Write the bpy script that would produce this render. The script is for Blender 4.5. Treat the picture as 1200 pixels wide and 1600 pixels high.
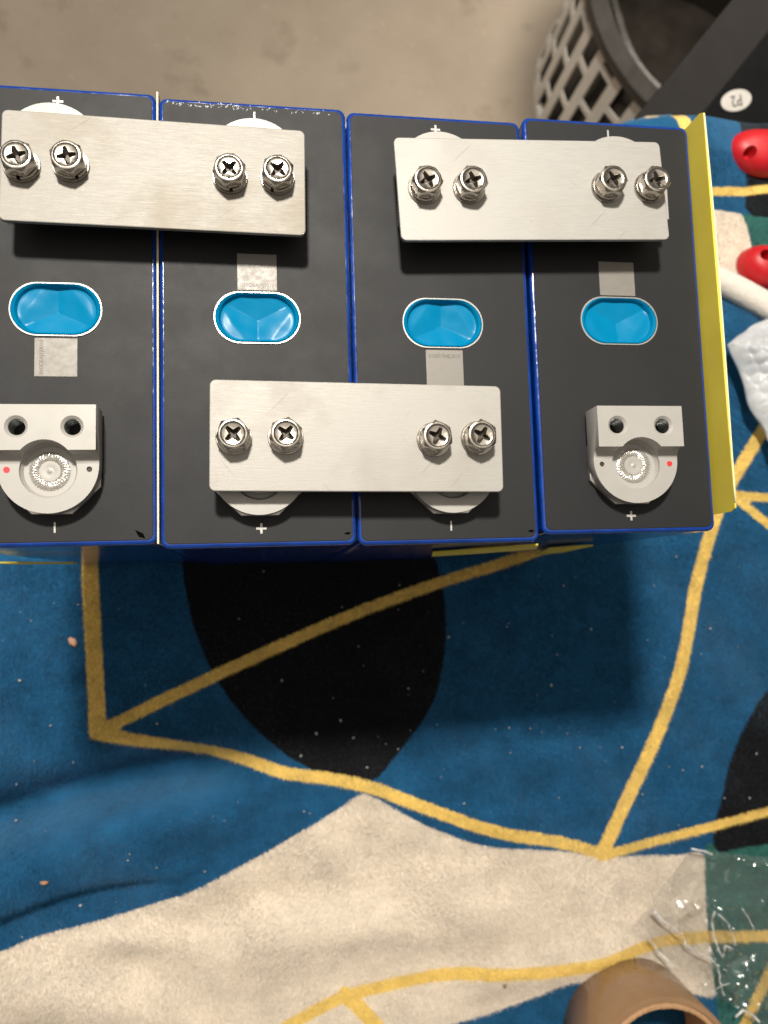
import bpy, bmesh, math, random
import numpy as np
from mathutils import Vector, Matrix, noise

for o in list(bpy.data.objects):
    bpy.data.objects.remove(o)
S = bpy.context.scene
COL = S.collection
random.seed(7)
RNG = np.random.default_rng(7)
R = math.radians

# ------------------------------------------------------------------ camera
H = 0.205                      # height of a cell's top above the blanket
FPX = 1200.0                   # focal length in pixels of the 1200 x 1600 picture
CAM_LOC = Vector((0.11137, -0.01540, 0.28941 + H))
CAM_ROT = (0.09566, -0.15025, -0.03061)
cd = bpy.data.cameras.new('camera')
cam = bpy.data.objects.new('camera', cd)
COL.objects.link(cam)
cam.location = CAM_LOC
cam.rotation_euler = CAM_ROT
cd.sensor_fit = 'VERTICAL'
cd.sensor_height = 36.0
cd.sensor_width = 27.0
cd.lens = 36.0 * FPX / 1600.0
cd.clip_start = 0.01
cd.clip_end = 50
cd.dof.use_dof = True
cd.dof.focus_distance = 0.280
cd.dof.aperture_fstop = 12.0
S.camera = cam

# ------------------------------------------------------------------ light
w = bpy.data.worlds.new('World')
S.world = w
w.use_nodes = True
w.node_tree.nodes['Background'].inputs[0].default_value = (1.0, 0.90, 0.79, 1)
w.node_tree.nodes['Background'].inputs[1].default_value = 0.15


def lamp(name, kind, loc, energy, color, **kw):
    ld = bpy.data.lights.new(name, kind)
    ld.energy = energy
    ld.color = color
    for k, v in kw.items():
        setattr(ld, k, v)
    o = bpy.data.objects.new(name, ld)
    COL.objects.link(o)
    o.location = loc
    return o


lamp('work_lamp', 'POINT', (0.02, 0.52, 1.11), 62.0, (1.0, 0.94, 0.84), shadow_soft_size=0.05)
lamp('overhead_fill', 'AREA', (0.0, 0.4, 2.0), 8.0, (1.0, 0.90, 0.77), shape='RECTANGLE', size=2.4, size_y=1.8)  # added broad soft fill from above

lamp('floor_fill', 'AREA', (0.70, 0.90, 0.95), 4.6, (1.0, 0.90, 0.76), shape='DISK', size=0.5, spread=R(80))  # added fill to brighten the floor, weaker towards the left

S.view_settings.view_transform = 'Standard'
S.view_settings.look = 'None'
S.view_settings.gamma = 1.0
S.view_settings.exposure = 0.30


# ------------------------------------------------------------------ helpers
def at(px, py, z):
    """point of height z seen at pixel (px, py) of the 1200 x 1600 picture"""
    m = cam.rotation_euler.to_matrix()
    d = m @ Vector(((px - 600) / FPX, -(py - 800) / FPX, -1))
    return CAM_LOC + d * ((z - CAM_LOC.z) / d.z)


def mesh(name, verts, faces, smooth=None):
    me = bpy.data.meshes.new(name)
    me.from_pydata([tuple(v) for v in verts], [], faces)
    if smooth is not None:
        for p in me.polygons:
            p.use_smooth = True
        if smooth < 179:
            me.set_sharp_from_angle(angle=R(smooth))
    return me


def obj(name, me, m=None, parent=None, loc=(0, 0, 0), rot=(0, 0, 0)):
    o = bpy.data.objects.new(name, me)
    COL.objects.link(o)
    if m is not None and not me.materials:
        me.materials.append(m)
    o.parent = parent
    o.location = loc
    o.rotation_euler = rot
    return o


def empty(name, loc=(0, 0, 0), rot=(0, 0, 0)):
    o = bpy.data.objects.new(name, None)
    COL.objects.link(o)
    o.location = loc
    o.rotation_euler = rot
    o.empty_display_size = 0.02
    return o


def tag(o, label=None, cat=None, group=None, kind=None):
    for k, v in (('label', label), ('category', cat), ('group', group), ('kind', kind)):
        if v:
            o[k] = v
    return o


def baked(o, angle=35):
    """apply modifiers, return the mesh, drop the object"""
    dg = bpy.context.evaluated_depsgraph_get()
    dg.update()
    me = bpy.data.meshes.new_from_object(o.evaluated_get(dg))
    me.set_sharp_from_angle(angle=R(angle))
    for p in me.polygons:                      # big flat faces stay flat, bevels and rounds are smooth
        p.use_smooth = not (abs(p.normal.z) > 0.9995 or p.area > 2.5e-4)
    me.materials.clear()
    bpy.data.objects.remove(o)
    return me


def prism(outline, z0, z1):
    """closed solid from an outline (ccw list of xy)"""
    n = len(outline)
    v = [(x, y, z0) for x, y in outline] + [(x, y, z1) for x, y in outline]
    f = [tuple(range(n - 1, -1, -1)), tuple(range(n, 2 * n))]
    f += [(i, (i + 1) % n, n + (i + 1) % n, n + i) for i in range(n)]
    return v, f


def rrect(w_, h_, r, n=6, cx=0, cy=0):
    out = []
    for qx, qy, a0 in ((1, -1, -90), (1, 1, 0), (-1, 1, 90), (-1, -1, 180)):
        for k in range(n + 1):
            a = R(a0 + 90 * k / n)
            out.append((cx + qx * (w_ / 2 - r) + r * math.cos(a), cy + qy * (h_ / 2 - r) + r * math.sin(a)))
    return out


def circle(r, n=48, cx=0, cy=0, a0=0.0):
    return [(cx + r * math.cos(a0 + 2 * math.pi * k / n), cy + r * math.sin(a0 + 2 * math.pi * k / n)) for k in range(n)]


def bevelled(name, v, f, width, seg=2, angle=30):
    o = obj(name, mesh(name, v, f))
    b = o.modifiers.new('b', 'BEVEL')
    b.width = width
    b.segments = seg
    b.limit_method = 'ANGLE'
    b.angle_limit = R(angle)
    return baked(o)


def loops(rings, close_top=True, close_bottom=True):
    """surface through rings of equal vertex count"""
    n = len(rings[0])
    v = [p for r_ in rings for p in r_]
    f = []
    for i in range(len(rings) - 1):
        for k in range(n):
            f.append((i * n + k, i * n + (k + 1) % n, (i + 1) * n + (k + 1) % n, (i + 1) * n + k))
    if close_bottom:
        f.append(tuple(range(n - 1, -1, -1)))
    if close_top:
        b = (len(rings) - 1) * n
        f.append(tuple(range(b, b + n)))
    return v, f


def tube(path, rad, n=16, wob=0.0):
    path = [Vector(p) for p in path]
    rings = []
    for i, p in enumerate(path):
        t = (path[min(i + 1, len(path) - 1)] - path[max(i - 1, 0)]).normalized()
        s = t.cross(Vector((0, 0, 1))).normalized()
        u = s.cross(t)
        rr = rad * (1 + wob * noise.noise(p * 60))
        rings.append([p + (s * math.cos(2 * math.pi * k / n) + u * math.sin(2 * math.pi * k / n)) * rr for k in range(n)])
    return loops(rings)


# ------------------------------------------------------------------ materials
class NT:
    def __init__(self, name):
        self.m = bpy.data.materials.new(name)
        self.m.use_nodes = True
        self.t = self.m.node_tree
        self.p = self.t.nodes['Principled BSDF']
        self.out = self.t.nodes['Material Output']
        self.coord = None

    def n(self, kind, **kw):
        nd = self.t.nodes.new(kind)
        for k, v in kw.items():
            if k.startswith('i_'):
                nd.inputs[k[2:].replace('_', ' ')].default_value = v
            else:
                setattr(nd, k, v)
        return nd

    def l(self, a, b):
        self.t.links.new(a, b)

    def obj(self, scale=(1, 1, 1)):
        if self.coord is None:
            self.coord = self.n('ShaderNodeTexCoord')
        mp = self.n('ShaderNodeMapping')
        mp.inputs['Scale'].default_value = scale
        self.l(self.coord.outputs['Object'], mp.inputs['Vector'])
        return mp.outputs[0]

    def scratch(self, angle, scale, stretch):
        mp = self.n('ShaderNodeMapping')
        mp.inputs['Rotation'].default_value = (0, 0, R(angle))
        self.l(self.obj(), mp.inputs['Vector'])
        m2 = self.n('ShaderNodeMapping')
        m2.inputs['Scale'].default_value = stretch
        self.l(mp.outputs[0], m2.inputs['Vector'])
        nd = self.n('ShaderNodeTexNoise')
        nd.inputs['Scale'].default_value = scale
        nd.inputs['Detail'].default_value = 1.0
        self.l(m2.outputs[0], nd.inputs['Vector'])
        return nd.outputs['Fac']

    def noise(self, scale, detail=3, rough=0.6, stretch=(1, 1, 1)):
        nd = self.n('ShaderNodeTexNoise')
        nd.inputs['Scale'].default_value = scale
        nd.inputs['Detail'].default_value = detail
        nd.inputs['Roughness'].default_value = rough
        self.l(self.obj(stretch), nd.inputs['Vector'])
        return nd.outputs['Fac']

    def ramp(self, src, stops):
        r_ = self.n('ShaderNodeValToRGB')
        el = r_.color_ramp.elements
        while len(el) < len(stops):
            el.new(0.5)
        for e, (pos, c) in zip(el, stops):
            e.position = pos
            e.color = c if len(c) == 4 else (*c, 1)
        self.l(src, r_.inputs[0])
        return r_.outputs[0]

    def rng(self, src, a, b, c, d):
        r_ = self.n('ShaderNodeMapRange')
        for i, v in enumerate((a, b, c, d)):
            r_.inputs[i + 1].default_value = v
        self.l(src, r_.inputs[0])
        return r_.outputs[0]

    def math(self, op, a, b=0.0):
        nd = self.n('ShaderNodeMath', operation=op)
        for i, x in enumerate((a, b)):
            if isinstance(x, (int, float)):
                nd.inputs[i].default_value = x
            else:
                self.l(x, nd.inputs[i])
        return nd.outputs[0]

    def mix(self, fac, a, b):
        nd = self.n('ShaderNodeMix', data_type='RGBA')
        for s, x in ((nd.inputs[0], fac), (nd.inputs[6], a), (nd.inputs[7], b)):
            if isinstance(x, (int, float)):
                s.default_value = x
            elif isinstance(x, tuple):
                s.default_value = x if len(x) == 4 else (*x, 1)
            else:
                self.l(x, s)
        return nd.outputs[2]

    def bump(self, src, strength, dist):
        b = self.n('ShaderNodeBump')
        b.inputs['Strength'].default_value = strength
        b.inputs['Distance'].default_value = dist
        self.l(src, b.inputs['Height'])
        self.l(b.outputs[0], self.p.inputs['Normal'])

    def set(self, **kw):
        for k, v in kw.items():
            s = self.p.inputs[k.replace('_', ' ')]
            if isinstance(v, (int, float)):
                s.default_value = v
            elif isinstance(v, tuple):
                s.default_value = v if len(v) == 4 else (*v, 1)
            else:
                self.l(v, s)
        return self


def plain(name, col, rough=0.5, metal=0.0, var=0.0, scale=200, bump=0.0, **kw):
    t = NT(name)
    if var:
        nz = t.noise(scale)
        t.set(Base_Color=t.mix(t.rng(nz, 0.3, 0.7, 0, 1), tuple(c * (1 - var) for c in col), tuple(min(1, c * (1 + var)) for c in col)))
        t.set(Roughness=t.rng(nz, 0.3, 0.7, max(0.02, rough - 0.08), rough + 0.08))
        if bump:
            t.bump(nz, 0.6, bump)
    else:
        t.set(Base_Color=col, Roughness=rough)
    t.set(Metallic=metal, **kw)
    return t.m


def make_blue_film():
    t = NT('blue_film')
    nz = t.noise(60, 4)
    t.set(Base_Color=t.mix(t.rng(nz, 0.35, 0.65, 0, 1), (0.002, 0.026, 0.17), (0.004, 0.042, 0.27)), Roughness=t.rng(t.noise(220, 2), 0.3, 0.7, 0.10, 0.24))
    t.set(Coat_Weight=0.3, Coat_Roughness=0.08)
    t.bump(t.noise(60, 3), 0.45, 0.0016)
    return t.m


def make_black_top():
    t = NT('black_insulator')
    base = t.mix(t.rng(t.noise(25, 5), 0.3, 0.7, 0, 1), (0.0140, 0.0144, 0.0160), (0.0168, 0.0172, 0.0185))
    # fine dust and hairline scratches
    dust = t.rng(t.noise(1500, 2, 0.5), 0.70, 0.76, 0, 1)
    base = t.mix(t.math('MULTIPLY', dust, 0.35), base, (0.12, 0.115, 0.11))
    scr = t.rng(t.noise(90, 3, 0.7, (14, 1, 1)), 0.70, 0.74, 0, 0.22)
    base = t.mix(scr, base, (0.07, 0.07, 0.07))
    t.set(Base_Color=base, Roughness=t.rng(t.noise(70, 4), 0.3, 0.7, 0.52, 0.59))
    t.set(Specular_IOR_Level=0.25)
    t.bump(t.noise(900, 3), 0.10, 0.0002)
    return t.m


def make_brushed(name, tint, stain, seed):
    t = NT(name)
    br = t.noise(170, 4, 0.65, (1, 26, 1))
    fine = t.noise(900, 2, 0.6, (1, 14, 1))
    st = t.noise(26 + seed, 5, 0.62)
    blot = t.rng(st, 0.50, 0.72, 0, 1)
    base = t.mix(t.rng(br, 0.3, 0.7, 0, 1), tuple(c * 0.84 for c in tint), tuple(c * 1.05 for c in tint))
    base = t.mix(t.math('MULTIPLY', blot, stain), base, (0.27, 0.215, 0.145))
    pit = t.rng(t.noise(650, 2, 0.5), 0.75, 0.78, 0, 0.30)
    base = t.mix(pit, base, (0.17, 0.15, 0.12))
    for ang, sc_ in ((24 + seed * 3, 40), (-38 - seed, 33)):
        base = t.mix(t.rng(t.scratch(ang, sc_, (0.7, 16, 1)), 0.735, 0.75, 0, 0.30), base, (0.14, 0.125, 0.10))
    t.set(Base_Color=base, Metallic=0.40)
    t.set(Roughness=t.math('ADD', t.rng(br, 0.3, 0.7, 0.50, 0.66), t.math('MULTIPLY', blot, 0.08)))
    b = t.math('ADD', t.math('MULTIPLY', br, 0.6), t.math('MULTIPLY', fine, 0.15))
    t.bump(b, 0.25, 0.00035)
    return t.m


M = {}
M['blue_film'] = make_blue_film()
M['black_top'] = make_black_top()
M['bar_a'] = make_brushed('brushed_aluminium_stained', (0.272, 0.259, 0.235), 0.42, 0)
M['bar_b'] = make_brushed('brushed_aluminium_clean', (0.385, 0.373, 0.350), 0.10, 5)
M['bar_c'] = make_brushed('brushed_aluminium_bright', (0.368, 0.354, 0.328), 0.12, 9)
M['terminal'] = plain('machined_aluminium', (0.365, 0.352, 0.33), 0.50, 0.15, 0.012, 120)
M['terminal_base'] = plain('terminal_base_metal', (0.62, 0.60, 0.57), 0.35, 0.9, 0.05, 200)
M['weld'] = plain('weld_bead', (0.50, 0.48, 0.44), 0.28, 0.6, 0.06, 900, 0.0003)
M['nickel'] = plain('nickel_plated_steel', (0.47, 0.435, 0.385), 0.24, 1.0, 0.06, 500)
M['washer'] = plain('washer_steel', (0.42, 0.39, 0.35), 0.27, 1.0, 0.06, 500)
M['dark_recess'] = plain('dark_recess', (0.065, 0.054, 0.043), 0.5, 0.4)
M['thread'] = plain('thread_steel', (0.42, 0.43, 0.42), 0.22, 1.0)
M['hole_black'] = plain('hole_black', (0.008, 0.008, 0.008), 0.6)
M['nick'] = plain('torn_film', (0.003, 0.003, 0.003), 1.0, Specular_IOR_Level=0.0)
M['red_dot'] = plain('red_ink', (0.62, 0.02, 0.03), 0.5)
M['brown_hole'] = plain('brown_hole', (0.025, 0.015, 0.008), 0.6)
M['mark'] = plain('silver_mark', (0.45, 0.44, 0.42), 0.4, 0.3, 0.15, 900)
M['vent_ring'] = plain('vent_ring_aluminium', (0.45, 0.44, 0.42), 0.35, 0.6)
M['patch'] = plain('etched_aluminium', (0.205, 0.192, 0.174), 0.5, 0.25, 0.015, 350)
M['etch'] = plain('etched_text', (0.105, 0.094, 0.082), 0.5, 0.2)
M['vent_film'] = plain('cyan_vent_film', (0.0, 0.175, 0.35), 0.28, 0.0, 0.03, 60, Specular_IOR_Level=0.14)
M['yellow_sheet'] = plain('yellow_board', (0.70, 0.57, 0.065), 0.5, 0, 0.05, 40)
M['yellow_edge'] = plain('yellow_board_edge', (0.80, 0.76, 0.40), 0.6)
M['separator'] = plain('fibre_board', (0.62, 0.56, 0.42), 0.7, 0, 0.12, 300)
M['scuff'] = plain('scuffed_film', (0.42, 0.42, 0.42), 0.6, 0, 0.3, 800)

# ------------------------------------------------------------------ floor and table
FLOOR_Z = -0.75
STICK_ROT = 150


def make_concrete():
    t = NT('concrete')
    a = t.noise(3.2, 6, 0.6)
    c = t.mix(t.rng(a, 0.32, 0.68, 0, 1), (0.235, 0.195, 0.150), (0.32, 0.27, 0.215))
    b = t.rng(t.noise(14, 5, 0.7), 0.56, 0.70, 0, 0.5)
    c = t.mix(b, c, (0.16, 0.127, 0.093))
    d = t.rng(t.noise(60, 3, 0.6), 0.62, 0.70, 0, 0.6)
    c = t.mix(d, c, (0.34, 0.29, 0.23))
    t.set(Base_Color=c, Roughness=0.85)
    t.bump(t.noise(90, 4), 0.4, 0.002)
    return t.m


fl = obj('floor', mesh('floor', [(-4, -3, FLOOR_Z), (4, -3, FLOOR_Z), (4, 4, FLOOR_Z), (-4, 4, FLOOR_Z)], [(0, 1, 2, 3)]), make_concrete())
tag(fl, kind='structure')

TX0, TX1, TY0, TY1 = -0.70, 0.70, -0.46, 0.46
TA = math.atan(0.090)
tab = empty('table', (0.08 + 0.464 * math.sin(TA), 0.273 - 0.464 * math.cos(TA), FLOOR_Z), (0, 0, TA))
tag(tab, 'wooden table hidden under the patterned blanket', 'table')
M['wood'] = plain('dark_wood', (0.09, 0.05, 0.028), 0.5, 0, 0.2, 12)
v, f = prism(rrect(TX1 - TX0, TY1 - TY0, 0.01, 3), -0.060 - FLOOR_Z, -0.030 - FLOOR_Z)
obj('table_top', mesh('table_top', v, f), M['wood'], tab)
leg_me = mesh('leg', *prism(rrect(0.05, 0.05, 0.005, 2), 0.0, 0.689))
for sx in (-1, 1):
    for sy in (-1, 1):
        obj('leg', leg_me, M['wood'], tab, (sx * 0.62, sy * 0.38, 0))


# ------------------------------------------------------------------ blanket
def poly_px(pts, z=0.0):
    return np.array([[at(x, y, z).x, at(x, y, z).y] for x, y in pts])


def resample(P, step=0.004, smooth=2):
    P = np.asarray(P, float)
    for _ in range(smooth):                      # corner cutting
        Q = [P[0]]
        for a, b in zip(P[:-1], P[1:]):
            Q += [a * 0.75 + b * 0.25, a * 0.25 + b * 0.75]
        Q.append(P[-1])
        P = np.array(Q)
    return P


def seg_dist(X, Y, P):
    d = np.full(X.shape, 9.0)
    for a, b in zip(P[:-1], P[1:]):
        e = b - a
        L2 = e @ e + 1e-12
        t = np.clip(((X - a[0]) * e[0] + (Y - a[1]) * e[1]) / L2, 0, 1)
        d = np.minimum(d, np.hypot(X - a[0] - t * e[0], Y - a[1] - t * e[1]))
    return d


def inside(X, Y, P):
    c = np.zeros(X.shape, bool)
    for a, b in zip(P, np.roll(P, -1, 0)):
        cond = (a[1] > Y) != (b[1] > Y)
        xi = (b[0] - a[0]) * (Y - a[1]) / (b[1] - a[1] + 1e-15) + a[0]
        c ^= cond & (X < xi)
    return c


def sdf(X, Y, P):
    d = seg_dist(X, Y, np.vstack([P, P[:1]]))
    return np.where(inside(X, Y, P), -d, d)


STEP = 0.0026
bx = np.arange(-0.56, 0.74, STEP)
by = np.arange(-0.60, 0.435, STEP)          # beyond the table's back edge the cloth hangs down
BX, BS = np.meshgrid(bx, by)
EDGE = 0.268 + 0.090 * BX                                # where the cloth rolls over the table edge
RAD = 0.010
arc = RAD * math.pi / 2
over = np.clip(BS - EDGE, 0, None)
a_ = np.clip(over / RAD, 0, math.pi / 2)
BY = np.where(BS > EDGE, EDGE + RAD * np.sin(a_), BS)
BZ = -RAD * (1 - np.cos(a_)) - np.clip(over - arc, 0, None)


def ridge(P, width, height, front=None):
    """a soft fold along a line; front: width of its near flank when that one is steeper"""
    P = resample(poly_px(P))
    wd = width
    if front:
        o_ = np.argsort(P[:, 0])
        wd = np.where(BS < np.interp(BX, P[o_, 0], P[o_, 1]), front, width)
    # fade towards both ends
    fade = np.clip(np.minimum(BX - P[:, 0].min() + 0.02, P[:, 0].max() + 0.02 - BX) / 0.05, 0, 1)
    return height * np.exp(-(seg_dist(BX, BS, P) / wd) ** 2) * fade


def fnoise(sx, sy, seed):
    g = np.random.default_rng(seed)
    z = np.zeros(BX.shape)
    for k in range(10):
        ang = g.uniform(0, 2 * math.pi)
        fr = g.uniform(0.5, 1.6)
        z += np.sin((BX * math.cos(ang) / sx + BS * math.sin(ang) / sy) * 2 * math.pi * fr + g.uniform(0, 6.28))
    return z / 10


fold = 0.0012 * fnoise(0.10, 0.10, 3) + 0.0007 * fnoise(0.035, 0.03, 4)
fold -= ridge([(-160, 1335), (0, 1276), (160, 1228), (300, 1200), (400, 1196)], 0.014, 0.0255)
fold += ridge([(-160, 1430), (0, 1362), (130, 1312), (260, 1280), (380, 1262)], 0.018, 0.0145)
fold += ridge([(-160, 1490), (0, 1420), (60, 1394), (110, 1378), (170, 1366), (230, 1361), (280, 1362)], 0.020, 0.0095, 0.0042)
fold += ridge([(-200, 1150), (-60, 1060), (40, 1040)], 0.020, 0.0102)
fold += 0.25 * ridge([(150, 1150), (300, 1172), (430, 1200), (560, 1222), (720, 1275), (860, 1310)], 0.010, 0.0059)
fold += ridge([(330, 1500), (520, 1440), (700, 1420), (840, 1435)], 0.020, 0.0102)
fold -= ridge([(300, 1440), (440, 1400), (600, 1395), (690, 1425)], 0.012, 0.0059)
fold += ridge([(-60, 1580), (60, 1545), (190, 1560), (300, 1610)], 0.016, 0.0102)
fold += ridge([(100, 1480), (200, 1462), (330, 1478)], 0.008, 0.0051)
fold += ridge([(660, 1110), (760, 1170), (900, 1185)], 0.020, 0.0068)
fold += ridge([(700, 1530), (800, 1518), (930, 1500), (1010, 1470)], 0.012, 0.0068)
fold += ridge([(1100, 480), (1160, 520), (1230, 560)], 0.02, 0.0085)
fold += ridge([(970, 200), (1060, 205), (1150, 215)], 0.03, 0.0136)
# flat under the cells
gx = np.clip(np.maximum(0.002 - BX, BX - 0.288), 0, 0.05) / 0.05
gy = np.clip(np.maximum(0.0 - BS, BS - 0.176), 0, 0.05) / 0.05
flat = np.clip(np.hypot(gx, gy), 0, 1)
fold = fold * flat - 0.0006
BZ = BZ + np.where(BS > EDGE + 0.02, 0, fold)
BY = BY + np.where(BS > EDGE + 0.02, fold * 1.5, 0)

yellow = np.full(BX.shape, 9.0)
for P, wd in (
    ([(136, 800), (139, 870), (144, 960), (153, 1142)], 0.0105),
    ([(155, 1142), (250, 1096), (400, 1025), (560, 955), (700, 905), (800, 876), (960, 815)], 0.0078),
    ([(150, 1146), (240, 1161), (340, 1183), (390, 1193), (450, 1209), (520, 1216), (580, 1228), (640, 1252), (720, 1283), (790, 1304), (850, 1311), (900, 1322), (945, 1336)], 0.0082),
    ([(942, 1330), (975, 1260), (1020, 1165), (1055, 1080), (1075, 1000), (1085, 920), (1105, 850), (1125, 790), (1150, 740), (1185, 685), (1240, 590)], 0.0098),
    ([(945, 1336), (1020, 1315), (1100, 1295), (1200, 1268), (1300, 1240)], 0.0064),
    ([(1140, 772), (1200, 778), (1320, 780)], 0.0065),
    ([(1140, 770), (1200, 818), (1300, 900)], 0.0065),
    ([(400, 1640), (440, 1610), (485, 1583), (540, 1555), (640, 1530), (710, 1515), (800, 1516), (920, 1505), (1000, 1476), (1060, 1465), (1200, 1462), (1320, 1462)], 0.0080),
    ([(538, 1553), (590, 1602), (640, 1680)], 0.0095),
    ([(1215, 1495), (1165, 1600), (1130, 1680)], 0.0085),
    ([(960, 300), (1085, 300), (1150, 300), (1200, 294), (1300, 285)], 0.0068),
    ([(1018, 130), (1038, 175), (1054, 205), (1090, 300)], 0.0100),
    ([(-200, 980), (-120, 1300), (-40, 1700)], 0.009),
    ([(1300, 1240), (1420, 1500)], 0.009),
):
    P2 = resample(poly_px(P))
    yellow = np.minimum(yellow, seg_dist(BX, BS, P2) - wd * 0.47)


def region(pts, smooth=2):
    P = poly_px(pts)
    P = resample(np.vstack([P, P[:1]]), smooth=smooth)[:-1] if smooth else P
    return sdf(BX, BS, P)


black = region([(280, 820), (283, 870), (290, 930), (305, 990), (330, 1050), (370, 1110), (420, 1160), (470, 1195), (525, 1218), (585, 1222), (612, 1190), (650, 1140), (680, 1090), (693, 1040), (698, 980), (695, 930), (680, 865), (640, 780), (480, 740), (330, 770)])
black = np.minimum(black, region([(1290, 1000), (1200, 1073), (1165, 1130), (1140, 1190), (1130, 1240), (1116, 1285), (1112, 1336), (1160, 1324), (1250, 1312), (1380, 1300)]))
black = np.minimum(black, region([(1148, 120), (1150, 180), (1154, 230), (1162, 265), (1168, 290), (1164, 336), (1220, 340), (1320, 345), (1330, 110)], 1))
white = region([(-300, 1590), (-120, 1530), (0, 1487), (60, 1462), (150, 1440), (230, 1415), (300, 1395), (370, 1357), (450, 1312), (510, 1277), (564, 1238), (572, 1240), (600, 1253), (660, 1288), (730, 1316), (775, 1326), (850, 1327), (945, 1339), (1010, 1336), (1060, 1336), (1106, 1328), (1103, 1400), (1106, 1450), (1115, 1510), (1122, 1562), (1080, 1552), (1000, 1545), (900, 1527), (860, 1545), (800, 1573), (700, 1604), (500, 1660), (250, 1720), (-300, 1750)], 1)
white = np.minimum(white, region([(960, 322), (1095, 325), (1140, 330), (1166, 335), (1174, 375), (1182, 420), (1192, 470), (1150, 455), (1080, 432), (960, 405)], 1))
green = region([(1102, 1318), (1140, 1318), (1200, 1310), (1280, 1304), (1420, 1300), (1420, 1700), (1135, 1700), (1113, 1510), (1102, 1400)], 1)
green = np.minimum(green, region([(1160, 334), (1230, 336), (1300, 338), (1300, 470), (1190, 470), (1180, 410), (1172, 360)], 1))

# a second lighter green patch and more shapes outside the frame keep the print going
blueA = region([(-420, 1100), (-260, 1000), (-160, 1180), (-240, 1420), (-420, 1420)])
white = np.minimum(white, blueA)
black = np.minimum(black, region([(300, 1900), (520, 1760), (800, 1780), (900, 1900), (600, 2000)]))

ny, nx = BX.shape
verts = np.stack([BX, BY, BZ], -1).reshape(-1, 3)
idx = np.arange(ny * nx).reshape(ny, nx)
q = np.stack([idx[:-1, :-1], idx[:-1, 1:], idx[1:, 1:], idx[1:, :-1]], -1).reshape(-1, 4)
bme = bpy.data.meshes.new('blanket')
bme.vertices.add(len(verts))
bme.vertices.foreach_set('co', verts.ravel())
bme.loops.add(q.size)
bme.loops.foreach_set('vertex_index', q.ravel())
bme.polygons.add(len(q))
bme.polygons.foreach_set('loop_start', np.arange(0, q.size, 4))
bme.update(calc_edges=True)
bme.polygons.foreach_set('use_smooth', np.ones(len(q), bool))
for nm, arr in (('print_yellow', yellow), ('print_black', black), ('print_white', white), ('print_green', green)):
    at_ = bme.attributes.new(nm, 'FLOAT', 'POINT')
    at_.data.foreach_set('value', np.clip(arr, -0.05, 0.05).astype(np.float32).ravel())


def make_fleece():
    t = NT('printed_fleece')
    # ragged nap at the borders of the print
    edge = t.math('MULTIPLY', t.math('SUBTRACT', t.noise(800, 3, 0.7), 0.5), 0.0036)
    edge2 = t.math('MULTIPLY', t.math('SUBTRACT', t.noise(120, 2, 0.5), 0.5), 0.0012)
    edge = t.math('ADD', edge, edge2)

    def mask(nm):
        a = t.n('ShaderNodeAttribute', attribute_name=nm)
        return t.rng(t.math('ADD', a.outputs['Fac'], edge), -0.00035, 0.00035, 1, 0)

    def two(c, s, amt=0.22):
        return t.mix(t.rng(t.noise(s, 4, 0.65), 0.3, 0.7, 0, 1), tuple(x * (1 - amt) for x in c), tuple(x * (1 + amt) for x in c))

    pile = t.noise(1400, 3, 0.7, (1, 0.45, 1))
    smudge = t.rng(t.noise(22, 5, 0.65), 0.54, 0.74, 0, 0.38)
    blue = two((0.014, 0.096, 0.215), 45)
    white_ = t.mix(smudge, two((0.78, 0.685, 0.565), 60, 0.06), (0.56, 0.48, 0.39))
    black_ = two((0.0085, 0.0075, 0.0075), 50)
    green_ = two((0.035, 0.145, 0.120), 50)
    yellow_ = two((0.84, 0.60, 0.165), 70, 0.12)
    c = t.mix(mask('print_white'), blue, white_)
    c = t.mix(mask('print_green'), c, green_)
    c = t.mix(mask('print_black'), c, black_)
    c = t.mix(mask('print_yellow'), c, yellow_)
    c2 = t.n('ShaderNodeMix', data_type='RGBA', blend_type='MULTIPLY')
    c2.inputs[0].default_value = 1.0
    t.l(c, c2.inputs[6])
    nap = t.rng(t.noise(24, 4, 0.6, (1, 2.2, 1)), 0.32, 0.68, 0.92, 1.10)
    g = t.math('MULTIPLY', t.rng(pile, 0.3, 0.7, 0.80, 1.20), nap)
    comb = t.n('ShaderNodeCombineColor')
    for i in range(3):
        t.l(g, comb.inputs[i])
    t.l(comb.outputs[0], c2.inputs[7])
    t.set(Base_Color=c2.outputs[2], Roughness=0.95, Specular_IOR_Level=0.12, Sheen_Weight=0.35, Sheen_Roughness=0.40)
    t.p.inputs['Sheen Tint'].default_value = (0.45, 0.72, 1.0, 1)
    hgt = t.math('ADD', t.math('MULTIPLY', pile, 0.6), t.math('MULTIPLY', t.noise(260, 4, 0.65), 0.9))
    t.bump(hgt, 0.6, 0.0024)
    return t.m


bl = obj('blanket', bme, make_fleece())
tag(bl, 'blue fleece blanket printed with yellow lines and cream, black and green shapes', 'blanket')

# the nap: short leaning fibres, each in the colour of the print under its root
def bil(A_, fx, fy):
    i0_ = np.clip(fy.astype(int), 0, ny - 2)
    j0_ = np.clip(fx.astype(int), 0, nx - 2)
    u, v_ = fx - j0_, fy - i0_
    return (A_[i0_, j0_] * (1 - u) * (1 - v_) + A_[i0_, j0_ + 1] * u * (1 - v_) + A_[i0_ + 1, j0_] * (1 - u) * v_ + A_[i0_ + 1, j0_ + 1] * u * v_)


def scatter(n, x0, x1, y0, y1):
    return np.stack([RNG.uniform(x0, x1, n), RNG.uniform(y0, y1, n)], 1)


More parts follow.
